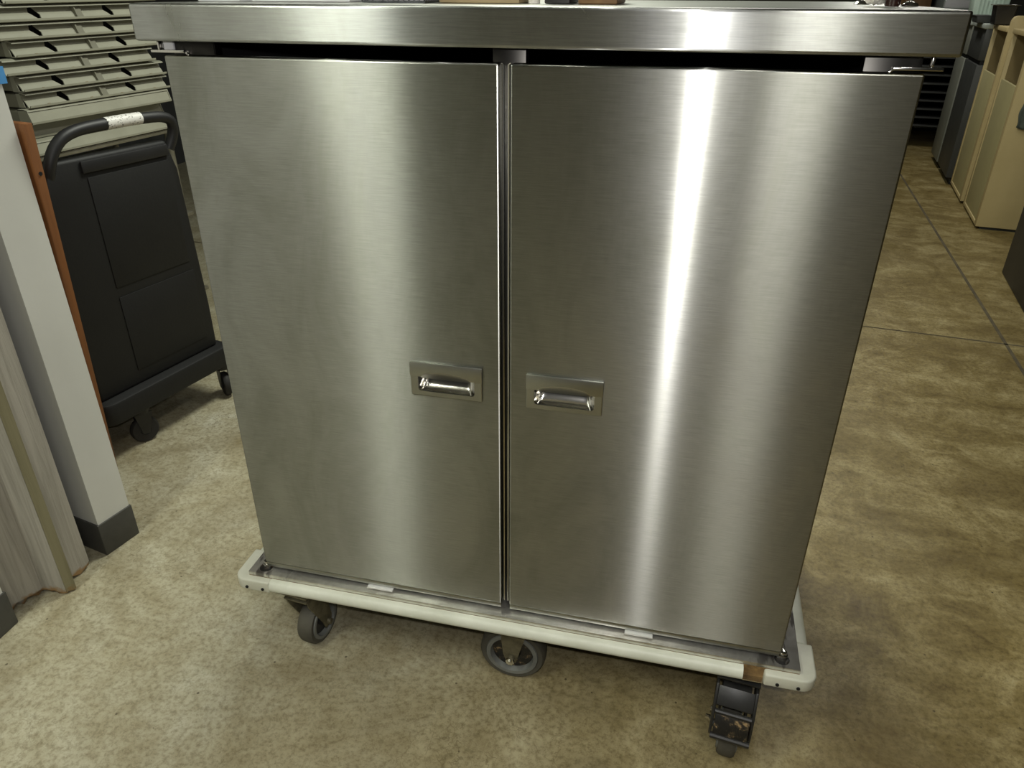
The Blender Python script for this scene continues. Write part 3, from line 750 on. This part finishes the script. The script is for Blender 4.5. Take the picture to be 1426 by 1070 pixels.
# steel pan on the farther unit
t = thing('steel_pan', 'small deep steel pan standing on top of the farther beige cabinet', 'pan', (2.572, 6.02, 1.2945), BA)
bm = BM(); prism(bm, [(-.06, 0), (.06, 0), (.075, .14), (-.075, .14)], -.10, .10, 'y'); b = obj('body', bm, M['plate'], t, bevel=.008)
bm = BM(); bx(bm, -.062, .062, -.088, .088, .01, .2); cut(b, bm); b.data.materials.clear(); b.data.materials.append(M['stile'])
bm = BM()
for a in ((-.088, .088, -.112, -.10), (-.088, .088, .10, .112), (-.088, -.072, -.10, .10), (.072, .088, -.10, .10)): bx(bm, *a, .138, .142)
obj('rim', bm, M['chrome'], t)
# cloth hung on the front of the nearer unit
t = thing('hanging_cloth', 'dark grey-green cloth hanging on the front of the nearer beige cabinet', 'cloth', (2.372, 4.708, 0), BA)
bm = BM(); G = []
for i in range(15):
    row = []
    for j in range(12):
        u = i/14; v = j/11
        row.append(bm.verts.new((.055+.16*u+.006*math.sin(v*9), -.014-.005*(1+math.sin(u*22+v*2))*(.3+.7*v), .905-.19*v-.012*math.sin(u*7)*v)))
    G.append(row)
for i in range(14):
    for j in range(11): bm.faces.new((G[i][j], G[i][j+1], G[i+1][j+1], G[i+1][j]))
o = obj('fabric', bm, M['dark_cloth'], t, ang=80); md = o.modifiers.new('s', 'SOLIDIFY'); md.thickness = .004
bm = BM(); tube(bm, [(.13, -.0008, .915), (.13, -.018, .913), (.13, -.02, .905)], .003, 6); obj('hook', bm, M['chrome'], t)

# charcoal cabinets farther along the same row
def dark_unit(x, y, dep, label, body, band):
    t = thing('counter_cabinet', label, 'cabinet', (x, y, 0), BA)
    bm = BM(); bx(bm, .04, .56, .02, dep-.02, 0, .06); obj('plinth', bm, M['dark_in'], t)
    bm = BM(); bx(bm, 0, .6, 0, dep, .06, .985); obj('lower_body', bm, body, t, bevel=.003)
    bm = BM(); bx(bm, .02, .58, .01, dep-.01, .985, 1.02); obj('recess', bm, M['dark_in'], t)
    bm = BM(); bx(bm, 0, .6, 0, dep, 1.02, 1.255); obj('drawer_front', bm, body, t, bevel=.003)
    bm = BM(); bx(bm, -.02, .6, -.0, dep, 1.255, 1.295); obj('counter_top', bm, M['light_top'], t, bevel=.010, seg=3)
    return t
dark_unit(2.535, 6.19, .70, 'charcoal counter cabinet with pale top next to the farther beige cabinet', M['dark_cab'], 1)
dark_unit(2.635, 6.91, .55, 'grey counter cabinet at the far end of the right-hand row', M['mid_cab'], 1)
# pale bin and dark tray on the charcoal cabinet
t = thing('storage_bin', 'pale teal ribbed bin standing on the farthest grey counter cabinet', 'bin', (2.79, 7.16, 1.2955), BA)
bm = BM(); prism(bm, [(-.13, 0), (.13, 0), (.15, .30), (-.15, .30)], -.16, .16, 'y'); obj('body', bm, M['teal'], t, bevel=.01)
bm = BM()
for k in range(7): bx(bm, -.10+k*.03, -.09+k*.03, -.165, -.16, .03, .27)
objs('rib', bm, M['teal'], t)
bm = BM(); bx(bm, -.16, .16, -.17, .17, .29, .31); obj('rim', bm, M['teal'], t, bevel=.006)
t = thing('shallow_tray', 'dark grey shallow tray at the edge of the charcoal counter cabinet', 'tray', (2.56, 6.47, 1.2955), BA)
bm = BM(); prism(bm, [(-.05, 0), (.05, 0), (.06, .055), (-.06, .055)], -.14, .14, 'y'); obj('body', bm, M['dark_cab'], t, bevel=.006)
bm = BM(); bx(bm, -.064, .064, -.145, .145, .050, .056); obj('rim', bm, M['dark_cab'], t, bevel=.002)

# black appliance at the right edge
t = thing('black_appliance', 'black boxy appliance at the right edge of the photo beside the aisle', 'appliance', (2.137, 3.01, 0), R(-8.7))
bm = BM(); bx(bm, .03, .57, .03, .68, 0, .04); obj('plinth', bm, M['dark_in'], t)
bm = BM(); bx(bm, 0, .60, 0, .71, .002, .86); obj('housing', bm, M['black_box'], t, bevel=.006)
bm = BM(); bx(bm, -.008, .61, -.008, .718, .86, .885); obj('top_plate', bm, M['black_metal'], t, bevel=.004)
bm = BM(); bx(bm, .06, .54, -.012, -.0002, .12, .80); obj('front_door', bm, M['black_metal'], t, bevel=.004)

# dark grey cabinet between the black appliance and the beige units
t = thing('grey_cabinet', 'tall dark grey cabinet behind the black appliance at the right edge', 'cabinet', (2.60, 4.02, 0), R(-8.7))
bm = BM(); bx(bm, .02, .56, .02, .56, 0, .05); obj('plinth', bm, M['dark_in'], t)
bm = BM(); bx(bm, 0, .6, 0, .58, .05, 1.25); obj('housing', bm, M['dark_cab'], t, bevel=.005)
bm = BM(); bx(bm, .04, .56, -.014, -.0003, .10, 1.2); obj('front_door', bm, M['dark_cab'], t, bevel=.004)

# dark slatted rack at the end of the aisle
t = thing('slatted_rack', 'dark slatted rack on casters at the far end of the aisle', 'rack', (2.46, 8.05, 0), R(-6))
for x in (-.40, .64):
    for y in (0, .5):
        bm = BM(); tube(bm, [(x, y, .12), (x, y, 1.30)], .02, 8); obj('post', bm, M['black_metal'], t)
for k in range(13):
    z = .22+k*.085
    bm = BM(); bx(bm, -.42, .66, 0, .5, z, z+.022); obj('slat_shelf', bm, M['black_metal'], t, bevel=.004)
    bm = BM(); bx(bm, -.42, .66, -.012, -.0005, z+.006, z+.014); obj('slat_edge', bm, M['dark_cab'], t, smooth=False)
for x in (-.40, .64):
    for y in (0, .5):
        bm = BM(); lathe(bm, [(0, -.018), (.05, -.018), (.058, 0), (.05, .018), (0, .018)], (x, y, .058), (1, .3, 0), 20); bx(bm, x-.024, x+.024, y-.02, y+.02, .098, .13)
        obj('caster', bm, M['black_metal'], t)
bm = BM(); bx(bm, -.42, .66, .51, .515, .2, 1.3); obj('back_panel', bm, M['dark_in'], t, smooth=False)
# brown cupboard and white drawers against the far wall
t = thing('wooden_cupboard', 'brown wooden cupboard at the far back, seen just above the cart top at right', 'cupboard', (2.58, 9.3, 0))
bm = BM(); bx(bm, -.34, .24, 0, .5, .06, 1.9); obj('carcass', bm, M['brown_wood'], t, bevel=.004)
for a, b in ((-.335, -.055), (-.045, .235)):
    bm = BM(); bx(bm, a, b, -.02, -.0004, .10, 1.86); obj('door', bm, M['brown_wood'], t, bevel=.004)
bm = BM(); bx(bm, -.30, .2, .03, .47, 0, .06); obj('plinth', bm, M['dark_in'], t)
t = thing('drawer_unit', 'white drawer unit at the far back right of the brown cupboard', 'drawers', (3.09, 9.2, 0))
bm = BM(); bx(bm, -.16, .16, 0, .5, .04, 1.62); obj('carcass', bm, M['light_top'], t, bevel=.004)
for k in range(13):
    bm = BM(); bx(bm, -.15, .15, -.016, -.0004, .07+k*.117, .07+k*.117+.105); obj('drawer', bm, M['white_box'], t, bevel=.003)
bm = BM(); bx(bm, -.13, .13, .03, .47, 0, .04); obj('plinth', bm, M['dark_in'], t)

# ------------------------------------------------------------------ light
def area(name, loc, sx, sy, power, col, rot=(0, 0, 0)):
    l = bpy.data.lights.new(name, 'AREA'); l.shape = 'RECTANGLE'; l.size = sx; l.size_y = sy; l.energy = power; l.color = col
    o = bpy.data.objects.new(name, l); C.objects.link(o); o.location = loc; o.rotation_euler = rot; return o
GREEN = (.97, 1.0, .88); WARM = (1.0, .98, .90)
area('ceiling_lamp', (-1.35, -1.6, 3.05), .28, 1.3, 66, GREEN)
area('ceiling_lamp', (.75, -1.9, 3.05), .26, 1.3, 30, WARM)
area('ceiling_lamp', (-.35, 1.75, 3.05), .6, 1.3, 74, GREEN)
area('ceiling_lamp', (1.6, 3.6, 3.05), .3, 1.2, 22, WARM)
area('ceiling_lamp', (1.7, 6.6, 3.05), .3, 1.2, 30, WARM)
l = bpy.data.lights.new('camera_flash', 'POINT'); l.energy = 28; l.shadow_soft_size = .012; l.color = (1, .98, .97)
o = bpy.data.objects.new('camera_flash', l); C.objects.link(o); o.location = (.30, -1.20, 1.60)
w = bpy.data.worlds.new('room_air'); bpy.context.scene.world = w; w.use_nodes = True
w.node_tree.nodes['Background'].inputs[0].default_value = (.9, 1, .85, 1); w.node_tree.nodes['Background'].inputs[1].default_value = .045

# ------------------------------------------------------------------ camera
F_PX, CX, CY, CZ, YAW, PITCH, ROLL = 1026.087, .29618, -1.20159, 1.534478, -.230414, -.492703, .0038965
cy, sy, cp, sp = math.cos(YAW), math.sin(YAW), math.cos(PITCH), math.sin(PITCH)
fwd = Vector((sy*cp, cy*cp, sp)); right = Vector((cy, -sy, 0)); up = right.cross(fwd)
c_, s_ = math.cos(ROLL), math.sin(ROLL)
r2 = right*c_ + up*s_; u2 = up*c_ - right*s_
cam = bpy.data.cameras.new('camera'); co = bpy.data.objects.new('camera', cam); C.objects.link(co)
cam.sensor_fit = 'HORIZONTAL'; cam.sensor_width = 36; cam.lens = F_PX/1426*36; cam.clip_start = .02
m = Matrix((r2, u2, -fwd)).transposed().to_4x4(); m.translation = (CX, CY, CZ); co.matrix_world = m
sc = bpy.context.scene; sc.camera = co
sc.view_settings.view_transform = 'Standard'; sc.view_settings.look = 'None'; sc.view_settings.exposure = 0
